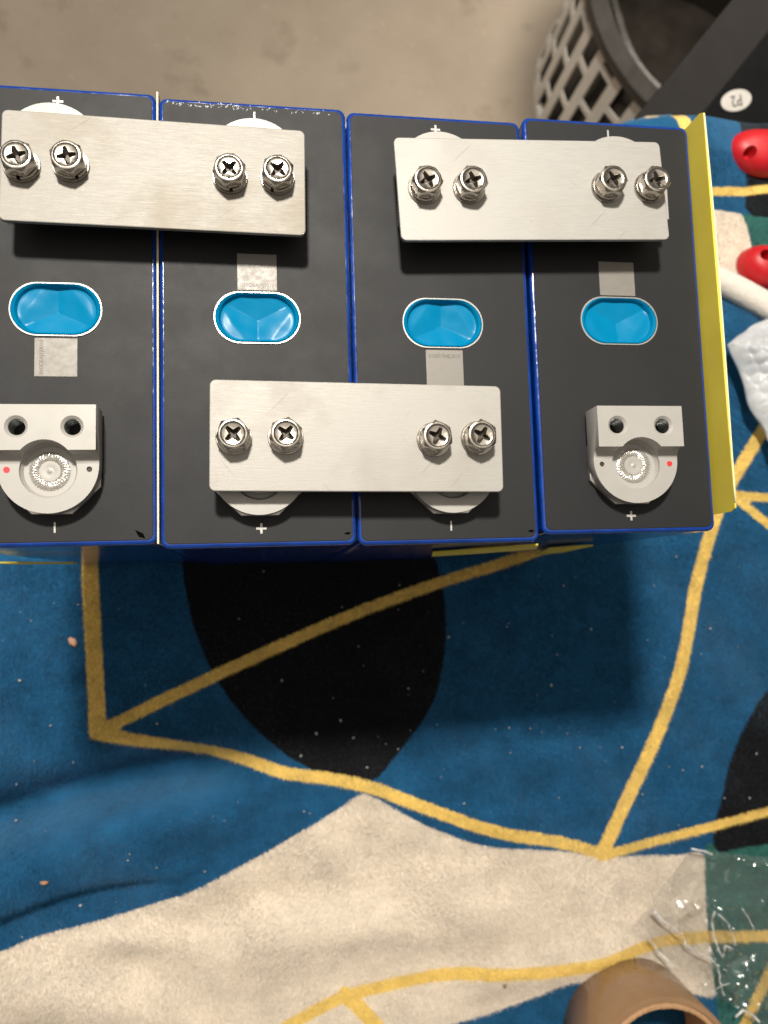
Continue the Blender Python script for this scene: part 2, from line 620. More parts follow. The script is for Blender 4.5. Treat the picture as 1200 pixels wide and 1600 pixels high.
roots = np.vstack([scatter(560000, -0.16, 0.50, -0.36, 0.005), scatter(90000, 0.285, 0.50, 0.005, 0.29)])
fx, fy = (roots[:, 0] - bx[0]) / STEP, (roots[:, 1] - by[0]) / STEP
n_f = len(roots)
base = np.stack([bil(BX, fx, fy), bil(BY, fx, fy), bil(BZ, fx, fy)], 1)
swirl = -1.35 + 0.9 * np.sin(base[:, 0] * 31 + 1.0) * np.sin(base[:, 1] * 23) + 0.5 * np.sin(base[:, 0] * 83 + base[:, 1] * 71) + RNG.normal(0, 0.55, n_f)
ln = RNG.uniform(0.0014, 0.0026, n_f)
lean = RNG.uniform(0.55, 1.0, n_f)
dirv = np.stack([np.cos(swirl), np.sin(swirl)], 1)
tip = base.copy()
tip[:, :2] += dirv * (ln * lean)[:, None]
tip[:, 2] += ln * np.sqrt(1 - (lean * 0.94) ** 2) + 0.0002
side_ = np.stack([-dirv[:, 1], dirv[:, 0]], 1) * RNG.uniform(0.00010, 0.00018, n_f)[:, None]
va, vb = base.copy(), base.copy()
va[:, :2] += side_
vb[:, :2] -= side_
fv = np.stack([va, vb, tip], 1).reshape(-1, 3)
pme = bpy.data.meshes.new('nap')
pme.vertices.add(len(fv))
pme.vertices.foreach_set('co', fv.ravel())
pme.loops.add(n_f * 3)
pme.loops.foreach_set('vertex_index', np.arange(n_f * 3))
pme.polygons.add(n_f)
pme.polygons.foreach_set('loop_start', np.arange(0, n_f * 3, 3))
pme.update(calc_edges=True)
for nm, arr in (('print_yellow', yellow), ('print_black', black), ('print_white', white), ('print_green', green)):
    at_ = pme.attributes.new(nm, 'FLOAT', 'POINT')
    at_.data.foreach_set('value', np.repeat(np.clip(bil(arr, fx, fy), -0.05, 0.05), 3).astype(np.float32))
tag(obj('nap', pme, bme.materials[0], bl), kind='stuff')

# lint on the fleece
def blanket_z(x, y):
    i = int(np.clip(round((y - by[0]) / STEP), 0, ny - 1))
    j = int(np.clip(round((x - bx[0]) / STEP), 0, nx - 1))
    return float(BZ[i, j])


def blob(bm_v, bm_f, c, sx, sy, sz, seed):
    b0 = len(bm_v)
    g = random.Random(seed)
    ang = g.uniform(0, 3.14)
    ca, sa = math.cos(ang), math.sin(ang)
    for lat in (-0.9, 0.0, 0.9):
        for k in range(6):
            a = k * math.pi / 3 + lat
            r_ = math.cos(lat) * g.uniform(0.7, 1.2)
            x, y = sx * r_ * math.cos(a), sy * r_ * math.sin(a)
            bm_v.append((c[0] + x * ca - y * sa, c[1] + x * sa + y * ca, c[2] + sz * math.sin(lat)))
    for i in range(2):
        for k in range(6):
            bm_f.append((b0 + i * 6 + k, b0 + i * 6 + (k + 1) % 6, b0 + (i + 1) * 6 + (k + 1) % 6, b0 + (i + 1) * 6 + k))
    bm_f.append(tuple(range(b0 + 5, b0 - 1, -1)))
    bm_f.append(tuple(range(b0 + 12, b0 + 18)))


lv, lf = [], []
seen = [(861, 993), (869, 1022), (791, 979), (959, 1096), (1037, 1027), (1017, 1040), (1002, 1240), (1003, 1251), (1180, 1177), (1066, 1203), (1095, 1197), (1107, 982), (842, 1142), (791, 1172), (770, 1137), (792, 1135), (824, 1136), (692, 1200), (724, 1254), (936, 1167), (902, 1166), (970, 1167), (871, 1245), (1130, 1246), (1169, 1246), (922, 983), (879, 915), (840, 900), (736, 1044), (440, 1063), (532, 1125), (573, 1198), (552, 1152), (494, 1145), (412, 893), (660, 1048), (470, 1180), (246, 1130), (210, 1320), (310, 1260), (352, 1275), (372, 1250), (484, 1290), (484, 1270), (55, 1188), (80, 1133), (35, 1062), (50, 970), (20, 1230), (14, 1292), (269, 1102), (228, 1070), (475, 1267), (335, 1267), (207, 1330), (127, 1413), (320, 1360), (637, 1075), (860, 1070), (700, 995), (560, 1010), (640, 1140), (590, 1150), (520, 1090), (680, 1130), (1060, 1060), (1150, 1010), (1130, 905), (1055, 870), (1020, 915), (1010, 1000)]
for i, (px, py) in enumerate(seen):
    p = at(px, py, 0)
    s = random.uniform(0.0003, 0.0009)
    blob(lv, lf, (p.x, p.y, blanket_z(p.x, p.y) + 0.0022), s * random.uniform(1, 1.5), s, s * 0.7, i)
for i in range(150):
    p = (random.uniform(-0.2, 0.55), random.uniform(-0.36, -0.01), 0)
    s = random.uniform(0.0002, 0.0005)
    blob(lv, lf, (p[0], p[1], blanket_z(p[0], p[1]) + 0.0020), s * random.uniform(1, 1.8), s, s * 0.6, 900 + i)
M['lint'] = plain('lint', (0.36, 0.38, 0.39), 0.9, 0, 0.25, 700)
tag(obj('lint', mesh('lint', lv, lf, 180), M['lint']), 'tiny pale specks of lint scattered over the blanket', 'lint', kind='stuff')


def crumb(px, py, sx, sy, col, label):
    v, f = [], []
    p = at(px, py, 0)
    blob(v, f, (0, 0, 0), sx, sy, sx * 0.6, int(px))
    tag(obj('crumb', mesh('crumb', v, f, 180), plain('crumb', col, 0.8, 0, 0.2, 500), None, (p.x, p.y, blanket_z(p.x, p.y) + sx * 0.5 + 0.0006)), label, 'crumb', 'crumbs on the blanket')


crumb(114, 1002, 0.0024, 0.0042, (0.62, 0.36, 0.24), 'peach coloured crumb left of the upright yellow line')
crumb(83, 1361, 0.0014, 0.0026, (0.50, 0.27, 0.15), 'small tan crumb on the blue folds near the cream area')
crumb(784, 1533, 0.0017, 0.0017, (0.22, 0.17, 0.07), 'olive crumb on cream cloth below the lower yellow line')

# ------------------------------------------------------------------ battery cells
CW, CL = 0.072, 0.174
PITCH = 0.07297


def make_case():
    # rounded box, film folded over the top edge
    o = obj('case', mesh('case', *prism(rrect(CW, CL, 0.0032, 8), 0.0, H)))
    bm = bmesh.new()
    bm.from_mesh(o.data)
    top = [e for e in bm.edges if all(abs(v.co.z - H) < 1e-6 for v in e.verts)]
    bmesh.ops.bevel(bm, geom=top, offset=0.0013, segments=4, profile=0.5, affect='EDGES')
    bm.to_mesh(o.data)
    bm.free()
    return baked(o, 40)


case_me = make_case()
plate_me = bevelled('top_plate', *prism(rrect(CW - 0.0030, CL - 0.0034, 0.0024, 8), H - 0.0002, H + 0.0003), 0.00012, 1)


def make_terminal():
    # D-shaped pillar: y grows from the round end (0) to the block end (0.0375)
    W2, RC, Y1, ZS, ZT = 0.0171, 0.0171, 0.0375, 0.0078, 0.0135
    pts = [(W2, Y1), (-W2, Y1)]
    for k in range(41):
        a = math.pi + math.pi * k / 40
        pts.append((RC * math.cos(a), RC + RC * math.sin(a)))
    body = obj('t', mesh('t', *prism(pts, 0.0026, ZT)))
    cutters = []

    def cut(v, f):
        c = obj('c', mesh('c', v, f))
        m_ = body.modifiers.new('x', 'BOOLEAN')
        m_.operation = 'DIFFERENCE'
        m_.solver = 'EXACT'
        m_.object = c
        cutters.append(c)

    # step with a concave fillet against the block
    YB, FR = 0.0215, 0.0040
    prof = [(-0.01, 0.02), (-0.01, ZS)]
    for k in range(13):
        a = -math.pi / 2 + (math.pi / 2) * k / 12
        prof.append((YB - FR + FR * math.cos(a), ZS + FR + FR * math.sin(a)))
    prof.append((YB, 0.02))
    n = len(prof)
    v = [(-0.03, y, z) for y, z in prof] + [(0.03, y, z) for y, z in prof]
    f = [tuple(range(n)), tuple(range(2 * n - 1, n - 1, -1))] + [(i, n + i, n + (i + 1) % n, (i + 1) % n) for i in range(n)]
    bmx = bmesh.new()
    me0 = mesh('c', v, f)
    bmx.from_mesh(me0)
    bmesh.ops.recalc_face_normals(bmx, faces=bmx.faces)
    bmx.to_mesh(me0)
    bmx.free()
    c = obj('c', me0)
    m_ = body.modifiers.new('x', 'BOOLEAN')
    m_.solver = 'EXACT'
    m_.object = c
    cutters.append(c)
    # weld bore, slightly conical
    BYC = 0.0152
    r0, r1 = circle(0.0088, 64, 0, BYC), circle(0.0101, 64, 0, BYC)
    cut(*loops([[(x, y, 0.0054) for x, y in r0], [(x, y, 0.0068) for x, y in circle(0.0097, 64, 0, BYC)], [(x, y, 0.016) for x, y in r1]]))
    # two countersunk holes
    for sx in (-1, 1):
        prof = [(0.0029, 0.0040), (0.0029, 0.0125), (0.0041, 0.0137), (0.0041, 0.016)]
        cut(*loops([[(x, y, z) for x, y in circle(rr, 40, sx * 0.0092, 0.0297)] for rr, z in prof]))
    # small probe holes
    for sx in (-1, 1):
        cut(*loops([[(x, y, z) for x, y in circle(0.0010, 16, sx * 0.0138, 0.0155)] for z in (0.0064, 0.016)]))
    b = body.modifiers.new('b', 'BEVEL')
    b.width = 0.00032
    b.segments = 2
    b.limit_method = 'ANGLE'
    b.angle_limit = R(45)
    me = baked(body, 30)
    for c in cutters:
        bpy.data.objects.remove(c)
    return me


term_me = make_terminal()


def make_weld():
    rings = []
    n = 110
    g = random.Random(3)
    jit = [[g.uniform(-1, 1) for _ in range(n)] for _ in range(14)]
    for i in range(14):
        t = i / 13
        rr = 0.0036 + 0.0034 * t
        ring = []
        for k in range(n):
            a = 2 * math.pi * k / n
            z = 0.00045 * math.sin(math.pi * t) + 0.00008 * jit[i][k] * (math.sin(math.pi * t) > 0.05) + 0.00012 * math.sin(a * 36 + t * 5)
            q = rr + 0.00010 * jit[i][(k * 7) % n]
            ring.append((q * math.cos(a), q * math.sin(a), z))
        rings.append(ring)
    v, f = loops(rings, False, False)
    return mesh('weld_ring', v, f, 40)


weld_me = make_weld()
boss_me = mesh('rivet', *loops([[(x, y, z) for x, y in circle(rr, 40)] for rr, z in ((0.0037, -0.0001), (0.0036, 0.0002), (0.0018, 0.00025), (0.0012, 0.0001), (0.0006, 0.0003), (0.0002, 0.0006))]), 60)
thread_prof = []
for k in range(13):
    thread_prof.append((0.00288 - (0.00034 if k % 2 else 0), 0.0042 + k * 0.00066))


def ring_tube(profile, n=40):
    v, f = loops([[(x, y, z) for x, y in circle(rr, n)] for rr, z in profile], False, False)
    return v, [tuple(reversed(q_)) for q_ in f]


thread_me = mesh('thread', *ring_tube(thread_prof), 20)
pit_me = mesh('hole_floor', *prism(circle(0.0028, 24), 0.00405, 0.0042))
dot_me = mesh('probe_hole', *prism(circle(0.00095, 16), 0.0070, 0.0073))
reddot_me = mesh('red_dot', *prism(circle(0.0011, 16), 0.0077, 0.00792))
base_me = bevelled('terminal_base', *prism(circle(0.0180, 8, 0, 0.0168, math.pi / 8), 0.0003, 0.0026), 0.0003, 2)


def make_vent_film():
    # stadium of cyan film, raised lip, faceted sag in the middle
    a, r_ = 0.0062, 0.0098
    NA, NR = 96, 22
    outer = []
    for k in range(NA):
        th = 2 * math.pi * k / NA
        c_, s_ = math.cos(th), math.sin(th)
        # support of stadium in direction: walk perimeter instead
        per = 4 * a + 2 * math.pi * r_
        d = per * k / NA
        if d < 2 * a:
            p = (-a + d, -r_)
        elif d < 2 * a + math.pi * r_:
            e = (d - 2 * a) / r_ - math.pi / 2
            p = (a + r_ * math.cos(e), r_ * math.sin(e))
        elif d < 4 * a + math.pi * r_:
            p = (a - (d - 2 * a - math.pi * r_), r_)
        else:
            e = (d - 4 * a - math.pi * r_) / r_ + math.pi / 2
            p = (-a + r_ * math.cos(e), r_ * math.sin(e))
        outer.append(p)
    creases = [R(90), R(212), R(328)]

    def fac(x, y):
        rr = math.hypot(x / 1.25, y)
        th = math.atan2(y, x / 1.25) % (2 * math.pi)
        for i in range(3):
            a0, a1 = creases[i], creases[(i + 1) % 3]
            if i == 2:
                a1 += 2 * math.pi
            t_ = th if th >= a0 else th + 2 * math.pi
            if a0 <= t_ <= a1:
                mid, half = (a0 + a1) / 2, (a1 - a0) / 2
                return -0.13 * rr * math.cos(t_ - mid) / max(0.35, math.cos(half))
        return 0.0
    rings = []
    for i in range(NR, -1, -1):
        t = i / NR
        ring = []
        for x, y in outer:
            px, py = x * t, y * t
            edge = 1 - t
            bowl = min(-0.0031 - fac(px, py), -0.0011)
            if i == NR:
                z = 0.0004
            elif edge < 0.06:
                z = 0.0011
            else:
                k = min(1.0, (edge - 0.06) / 0.09)
                k = k * k * (3 - 2 * k)
                z = 0.0011 * (1 - k) + bowl * k + 0.00018 * noise.noise(Vector((px * 200, py * 200, 0.3))) * k
            ring.append((px, py, z))
        rings.append(ring)
    v, f = loops(rings[:-1], False, False)
    b0 = len(v)
    v.append((0, 0, -0.0031))
    nb = b0 - NA
    f += [(nb + k, nb + (k + 1) % NA, b0) for k in range(NA)]
    return mesh('vent_film', v, f, 22), outer


vent_me, stad = make_vent_film()


def pocket(me, name, dx=0.0002, dy=0.0003):
    """cut the vent's opening into a part of the cell"""
    o = obj(name, me)
    pts = [(x * 0.985 + dx, y * 0.985 + dy) for x, y in stad]
    c = obj('k', mesh('k', *prism(pts, H - 0.0045, H + 0.01)))
    m_ = o.modifiers.new('x', 'BOOLEAN')
    m_.solver = 'EXACT'
    m_.object = c
    out = baked(o, 40)
    out.name = name
    bpy.data.objects.remove(c)
    return out


case_me = pocket(case_me, 'case')
plate_me = pocket(plate_me, 'top_plate')


def scaled(pts, k):
    out = []
    for x, y in pts:
        out.append((x + (k if x > 0 else -k) * min(1, abs(x) / 0.006), y + (k if y > 0 else -k) * min(1, abs(y) / 0.006)))
    return out


ro, ri = scaled(stad, 0.00038), scaled(stad, -0.0001)
ring_me = mesh('vent_ring', *loops([[(x, y, z) for x, y in q_] for q_, z in ((ri, H + 0.0002), (ro, H + 0.0002), (ro, H + 0.0006), (scaled(stad, 0.00028), H + 0.00075), (ri, H + 0.00075), (ri, H + 0.0002))], False, False), 30)
patch_me = bevelled('code_plate', *prism([(-0.0075, -0.0072), (0.0075, -0.0072), (0.0075, 0.0072), (-0.0075, 0.0072)], H + 0.00025, H + 0.00040), 0.00008, 1)
minus_me = mesh('polarity_mark', *prism([(-0.00033, -0.0019), (0.00033, -0.0019), (0.00033, 0.0019), (-0.00033, 0.0019)], H + 0.0003, H + 0.00042))
a_, b_ = 0.0019, 0.00042
plus_me = mesh('polarity_mark', *prism([(b_, -a_), (b_, -b_), (a_, -b_), (a_, b_), (b_, b_), (b_, a_), (-b_, a_), (-b_, b_), (-a_, b_), (-a_, -b_), (-b_, -b_), (-b_, -a_)], H + 0.0003, H + 0.00042))


def text_mesh(s, size, depth=0.00004):
    c = bpy.data.curves.new('t', 'FONT')
    c.body = s
    c.size = size
    c.align_x = 'CENTER'
    c.align_y = 'CENTER'
    c.extrude = depth
    o = bpy.data.objects.new('t', c)
    COL.objects.link(o)
    dg = bpy.context.evaluated_depsgraph_get()
    me = bpy.data.meshes.new_from_object(o.evaluated_get(dg))
    bpy.data.objects.remove(o)
    return me


serial_me = text_mesh('010CBAJ1J0010', 0.0020)


def add_terminal(cell, yc, flip, red_left, two_holes=True):
    """flip: round end towards the back"""
    t = obj('terminal', term_me, M['terminal'], cell, (0, yc, H), (0, 0, math.pi if flip else 0))
    wr = obj('weld_ring', weld_me, M['weld'], t, (0, 0.0152, 0.0055))
    wr.rotation_euler.z = random.uniform(0, 6)
    obj('rivet', boss_me, M['terminal'], t, (0, 0.0152, 0.00545))
    for sx in (-1, 1):
        obj('thread', thread_me, M['thread'], t, (sx * 0.0092, 0.0297, 0))
        obj('hole_floor', pit_me, M['hole_black'], t, (sx * 0.0092, 0.0297, 0))
    s = -1 if red_left else 1
    obj('red_dot', reddot_me, M['red_dot'], t, (s * 0.0138, 0.0155, 0))
    obj('probe_hole', dot_me, M['brown_hole'], t, (-s * 0.0138, 0.0155, 0))
    obj('terminal_base', base_me, M['terminal_base'], t)
    return t


DX = (0.00003, 0.00021, -0.00021, -0.00003)
DY = (0.00084, -0.00095, -0.00127, 0.00139)
DZ = (-0.00014, 0.00067, -0.00018, -0.00034)
LABELS = ('leftmost battery cell, cut by the picture edge, with a bare front terminal',
          'second battery cell from the left, scuffed along its back edge',
          'third battery cell from the left, between the front busbar end and yellow strip',
          'rightmost battery cell, beside the upright yellow sheet')
cells = []
for i in range(4):
    c = empty('battery_cell', (i * PITCH + DX[i] + CW / 2, DY[i] + CL / 2, DZ[i]))
    tag(c, LABELS[i], 'battery cell', 'row of blue battery cells')
    obj('case', case_me, M['blue_film'], c)
    obj('top_plate', plate_me, M['black_top'], c)
    back_plus = i % 2 == 0
    fy, fb = -CL / 2 + 0.0112, CL / 2 - 0.0112
    add_terminal(c, fy, False, i == 0)
    add_terminal(c, fb, True, i == 1)
    obj('polarity_mark', plus_me if back_plus else minus_me, M['mark'], c, (0.0002, CL / 2 - 0.0058, 0))
    obj('polarity_mark', minus_me if back_plus else plus_me, M['mark'], c, (0.0004, -CL / 2 + 0.0068, 0))
    up = i in (1, 3)
    vy = 0.0003
    rg = obj('vent_ring', ring_me, M['vent_ring'], c, (0.0002, vy, 0))
    vf = obj('vent_film', vent_me, M['vent_film'], c, (0.0002, vy, H))
    vf.rotation_euler.z = math.pi if up else 0
    if i == 3:
        vf.rotation_euler.z = math.pi
    pl = obj('code_plate', patch_me, M['patch'], c, (0.0003, vy + (0.0180 if up else -0.0180), 0))
    if i in (1, 2):
        s = obj('serial_text', serial_me, M['etch'], pl, (0, -0.0052 if i == 1 else 0.0048, H + 0.00042))
        s.rotation_euler.z = 0 if i == 1 else math.pi
    if i == 0:
        s = obj('serial_text', serial_me, M['etch'], pl, (-0.0050, 0.0, H + 0.00042))
        s.rotation_euler.z = math.pi / 2
    if i == 3:
        c.scale.x = 1.028
        c.location.x += 0.0013
    cells.append(c)

# scuffs on the back edge of the second cell
sv, sf = [], []
for k in range(70):
    x = random.uniform(-0.033, 0.030) if k % 3 else random.uniform(-0.031, -0.005)
    y = CL / 2 - 0.0021 + random.uniform(-0.0012, 0.0007)
    blob(sv, sf, (x, y, H + 0.00032), random.uniform(0.0002, 0.0008), random.uniform(0.00012, 0.0003), 0.00004, 3000 + k)
o = obj('scuff', mesh('scuff', sv, sf, 180), M['scuff'], cells[1])
tag(o, kind='stuff')
# nicks of loose film at the front corners
nick_me = mesh('film_nick', [(-0.0028, 0.0006, 0), (0.0, -0.0012, 0), (0.0026, -0.0006, 0), (0.0008, 0.0008, 0), (-0.0024, 0.0006, 0.0003), (0.0, -0.0008, 0.0004), (0.0022, -0.0006, 0.0003), (0.0006, 0.0006, 0.0004)], [(3, 2, 1, 0), (4, 5, 6, 7), (0, 1, 5, 4), (1, 2, 6, 5), (2, 3, 7, 6), (3, 0, 4, 7)])
for ci, x, y, s, rz in ((0, 0.0300, -0.0832, 0.9, -0.5), (1, 0.0325, -0.0826, 0.5, 0.3), (2, 0.0325, -0.0828, 0.55, 0.2)):
    o = obj('film_nick', nick_me, M['nick'], cells[ci], (x, y, H + 0.0003), (0, 0, rz))
    o.scale = (s, s, 1)

# strips on the front faces
def front_strip(ci, pts, mat, name, off=0.0004):
    """pts: (x, z) on the cell's front face, local"""
    y = -CL / 2 - off
    n = len(pts)
    v = [(x, y, z) for x, z in pts] + [(x, -CL / 2 + 0.0001, z) for x, z in pts]
    f = [tuple(range(n)), tuple(range(2 * n - 1, n - 1, -1))] + [(i, n + i, n + (i + 1) % n, (i + 1) % n) for i in range(n)]
    return obj(name, mesh(name, v, f), mat, cells[ci])


# ------------------------------------------------------------------ separators, yellow sheet
def slab(name, x0, y0, x1, y1, z0, z1, th, mat, edge=None, notch=0.0, cut=0.0):
    """thin upright board from (x0,y0) to (x1,y1)"""
    d = Vector((x1 - x0, y1 - y0, 0))
    L = d.length
    d.normalize()
    n_ = Vector((-d.y, d.x, 0)) * th / 2
    prof = [(0, z0), (L, z0), (L, z1 - notch), (L - notch * 0.4, z1), (cut * 0.5, z1), (0, z1 - cut)]
    v = []
    for s in (-1, 1):
        for t, z in prof:
            bow = 0.0006 * math.sin(t / L * math.pi * 1.3)
            v.append(Vector((x0, y0, 0)) + d * t + Vector((0, 0, z)) + n_ * s + Vector((bow, 0, 0)))
    m_ = len(prof)
    f = [tuple(range(m_)), tuple(range(2 * m_ - 1, m_ - 1, -1))] + [(i, m_ + i, m_ + (i + 1) % m_, (i + 1) % m_) for i in range(m_)]
    bm = bmesh.new()
    me = mesh(name, v, f)
    bm.from_mesh(me)
    bmesh.ops.recalc_face_normals(bm, faces=bm.faces)
    bm.to_mesh(me)
    bm.free()
    return obj(name, me, mat)


yr = empty('insulating_sheet', (0.2925, 0.09, 0))
tag(yr, 'upright yellow insulating sheet standing against the rightmost cell', 'sheet')
ys = slab('board', 0.2940, 0.1762, 0.2960, 0.0085, 0.0, H + 0.0106, 0.0007, M['yellow_sheet'], cut=0.0025, notch=0.003)
ys.parent = yr
ys.matrix_parent_inverse = Matrix.Translation(-yr.location)
# pale cut edge along the top of the board
ev = tube([(0.2940 + (0.2960 - 0.2940) * t + 0.0006 * math.sin(t * math.pi * 1.3), 0.1762 + (0.0085 - 0.1762) * t, H + 0.0107) for t in [0.01 + 0.97 * k / 24 for k in range(25)]], 0.00042, 6)
yo = obj('cut_edge', mesh('cut_edge', *ev, 180), M['yellow_edge'], yr)
yo.matrix_parent_inverse = Matrix.Translation(-yr.location)

X12 = PITCH - 0.00035
s12 = slab('separator_board', X12, 0.1752, X12 + 0.0002, 0.0010, 0.0, H + 0.0006, 0.0007, M['separator'])
tag(s12, 'beige fibre board between the two leftmost cells', 'board', 'boards between the cells')
X23 = 2 * PITCH - 0.0005
s23 = slab('separator_board', X23, 0.1745, X23 + 0.0002, 0.0010, 0.0, H - 0.0060, 0.0006, M['separator'])
tag(s23, 'beige fibre board between the second and third cell', 'board', 'boards between the cells')


def flap(parent, pts, th=0.0006, mat=None, name='flap'):
    """pts: world (x,y,z) outline; thickness along y"""
    n = len(pts)
    v = [Vector(p) for p in pts] + [Vector(p) + Vector((0, th, 0)) for p in pts]
    f = [tuple(range(n)), tuple(range(2 * n - 1, n - 1, -1))] + [(i, n + i, n + (i + 1) % n, (i + 1) % n) for i in range(n)]
    me = mesh(name, v, f)
    bm = bmesh.new()
    bm.from_mesh(me)
    bmesh.ops.recalc_face_normals(bm, faces=bm.faces)
    bm.to_mesh(me)
    bm.free()
    o = obj(name, me, mat or M['separator'], parent)
    return o



# yellow sheet folded across the front of the third cell, and a loose tab on the fourth
yf = flap(None, [(at(838, 849, H - 0.006).x, -0.0027, H - 0.004), (at(838, 853, H - 0.030).x, -0.0031, H - 0.030), (at(760, 860, H - 0.06).x, -0.0033, H - 0.062), (at(676, 866, H - 0.09).x, -0.0033, H - 0.092), (at(676, 858, H - 0.05).x, -0.0031, H - 0.050), (at(760, 854, H - 0.03).x, -0.0029, H - 0.026)], 0.0008, M['yellow_sheet'], 'folded_sheet')
tag(yf, 'yellow strip folded across the front of the third cell', 'sheet')
yt = flap(None, [(at(863, 863, H - 0.09).x, -0.0008, H - 0.095), (at(868, 873, H - 0.15).x, -0.0012, H - 0.185), (at(900, 868, H - 0.13).x, -0.0010, H - 0.150), (at(934, 857, H - 0.07).x, -0.0006, H - 0.075), (at(900, 860, H - 0.08).x, -0.0006, H - 0.082)], 0.0008, M['yellow_sheet'], 'yellow_tab')
tag(yt, 'small yellow wedge of sheet at the front of the rightmost cell', 'sheet')
yl = flap(None, [(-0.006, -0.0020, H - 0.072), (-0.006, -0.0020, H - 0.088), (0.0195, -0.0020, H - 0.106), (0.0195, -0.0020, H - 0.099)], 0.0008, M['yellow_sheet'], 'yellow_strip')
tag(yl, 'thin yellow strip low on the front of the leftmost cell', 'sheet')

# ------------------------------------------------------------------ busbars
BARZ = H + 0.0137


def bar(px, mat, label):
    """px: the plate's corners, back-left, back-right, front-right, front-left, on its own height"""
    c4 = [at(x, y, BARZ + 0.0020) for x, y in px]
    c = (c4[0] + c4[1] + c4[2] + c4[3]) / 4
    e = (c4[1] - c4[0]) + (c4[2] - c4[3])
    g_ = (c4[0] - c4[3]) + (c4[1] - c4[2])
    me = bevelled('busbar', *prism(rrect(e.length / 2, g_.length / 2, 0.0022, 6), 0.0, 0.0020), 0.00035, 2)
    o = obj('busbar', me, mat, None, (c.x, c.y, BARZ), (0, 0, math.atan2(e.y, e.x)))
    return tag(o, label, 'busbar', 'aluminium busbars')


bar([(0, 171), (476, 203), (478, 369), (0, 343)], M['bar_a'], 'stained aluminium busbar joining the two leftmost cells at the back')
bar([(616, 214), (1030, 222), (1047, 374), (626, 376)], M['bar_b'], 'aluminium busbar joining the two rightmost cells at the back')
bar([(327, 593), (784, 603), (785, 769), (327, 767)], M['bar_c'], 'aluminium busbar across the front of the two middle cells')


# ------------------------------------------------------------------ bolts
def make_bolt():
    N = 96
    AF = 0.0100 / 2

    def hexr(a):
        k = (a + math.pi / 6) % (math.pi / 3) - math.pi / 6
        return min(AF / math.cos(k), 0.00562)

    def crossr(a, arm, wd):
        ph = (a + math.pi / 4) % (math.pi / 2) - math.pi / 4      # angle from the nearest arm
        ph = abs(ph)
        return min(arm / math.cos(ph), wd / (math.sin(ph) + 0.20 * math.cos(ph)))

    A = [2 * math.pi * k / N for k in range(N)]

    def ring(fn, z):
        return [(fn(a) * math.cos(a), fn(a) * math.sin(a), z) for a in A]
    rings = [ring(lambda a: hexr(a) * 0.985, 0.0),
             ring(hexr, 0.00015),
             ring(hexr, 0.0037),
             ring(lambda a: min(hexr(a), 0.00518), 0.0041),
             ring(lambda a: min(hexr(a), 0.00485), 0.0046),
             ring(lambda a: 0.00455, 0.00475),
             ring(lambda a: 0.00415, 0.00475),
             ring(lambda a: 0.00390, 0.00450),
             ring(lambda a: 0.00345, 0.00428),
             ring(lambda a: crossr(a, 0.00318, 0.00120), 0.00425),
             ring(lambda a: crossr(a, 0.00300, 0.00104), 0.00400),
             ring(lambda a: crossr(a, 0.00225, 0.00082), 0.0026),
             ring(lambda a: crossr(a, 0.0012, 0.00060), 0.0018)]
    head = mesh('head', *loops(rings), 28)
    # recess faces in a darker brown
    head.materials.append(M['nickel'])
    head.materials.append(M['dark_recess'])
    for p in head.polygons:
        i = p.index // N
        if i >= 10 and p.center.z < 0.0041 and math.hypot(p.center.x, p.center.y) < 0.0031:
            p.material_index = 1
    # spring washer: split ring with a slight helix
    prof = [(0.0031, 0.0), (0.0053, 0.0), (0.0055, 0.0003), (0.0055, 0.0012), (0.0053, 0.0015), (0.0031, 0.0015)]
    rr = []
    n = 60
    for k in range(n + 1):
        a = R(6) + (2 * math.pi - R(12)) * k / n
        dz = 0.00035 * (k / n - 0.5)
        rr.append([(q_ * math.cos(a), q_ * math.sin(a), z + dz) for q_, z in prof])
    spring = mesh('spring_washer', *loops(rr), 40)
    o_ = circle(0.0060, 56)
    i_ = circle(0.0031, 56)
    flat = mesh('flat_washer', *loops([[(x, y, 0.0) for x, y in i_], [(x, y, 0.0) for x, y in o_], [(x, y, 0.0009) for x, y in circle(0.0060, 56)], [(x, y, 0.0011) for x, y in circle(0.00585, 56)], [(x, y, 0.0011) for x, y in i_]], False, False), 30)
    shank = mesh('shank', *prism(circle(0.0029, 24), -0.0075, 0.0030), 40)
    return head, spring, flat, shank


head_me, spring_me, flat_me, shank_me = make_bolt()
BOLTS = [((24, 241), 20, 'outermost bolt at the left end of the stained back busbar'),
         ((103, 241), 12, 'second bolt from the left on the stained back busbar'),
         ((358, 261), 45, 'third bolt from the left on the stained back busbar'),
         ((434, 263), 50, 'rightmost bolt on the stained back busbar'),
         ((669, 279), 28, 'leftmost bolt on the right-hand back busbar'),
         ((740, 279), 22, 'second bolt from the left on the right-hand back busbar'),
         ((960, 278), 30, 'third bolt from the left on the right-hand back busbar'),
         ((1028, 279), 15, 'rightmost bolt on the right-hand back busbar, next to the yellow sheet'),
         ((364, 677), 42, 'leftmost bolt on the front busbar'),
         ((447, 677), 50, 'second bolt from the left on the front busbar'),
         ((684, 681), 65, 'third bolt from the left on the front busbar'),
         ((754, 679), 60, 'rightmost bolt on the front busbar')]
bz = BARZ + 0.0020
for (px, py), rz, lab in BOLTS:
    p = at(px, py, bz + 0.0074)
    b = empty('hex_bolt', (p.x, p.y, bz), (0, 0, R(rz)))
    tag(b, lab, 'bolt', 'cross-recess hex bolts with washers')
    b.scale = (1.06, 1.06, 1.0)
    h = obj('head', head_me, None, b, (0, 0, 0.00275), (R(random.uniform(-1.2, 1.2)), R(random.uniform(-1.2, 1.2)), 0))
    s = obj('spring_washer', spring_me, M['washer'], b, (0, 0, 0.00118), (0, 0, random.uniform(0, 6.28)))
    obj('flat_washer', flat_me, M['washer'], b, (0, 0, 0.00002))
    obj('shank', shank_me, M['washer'], b)

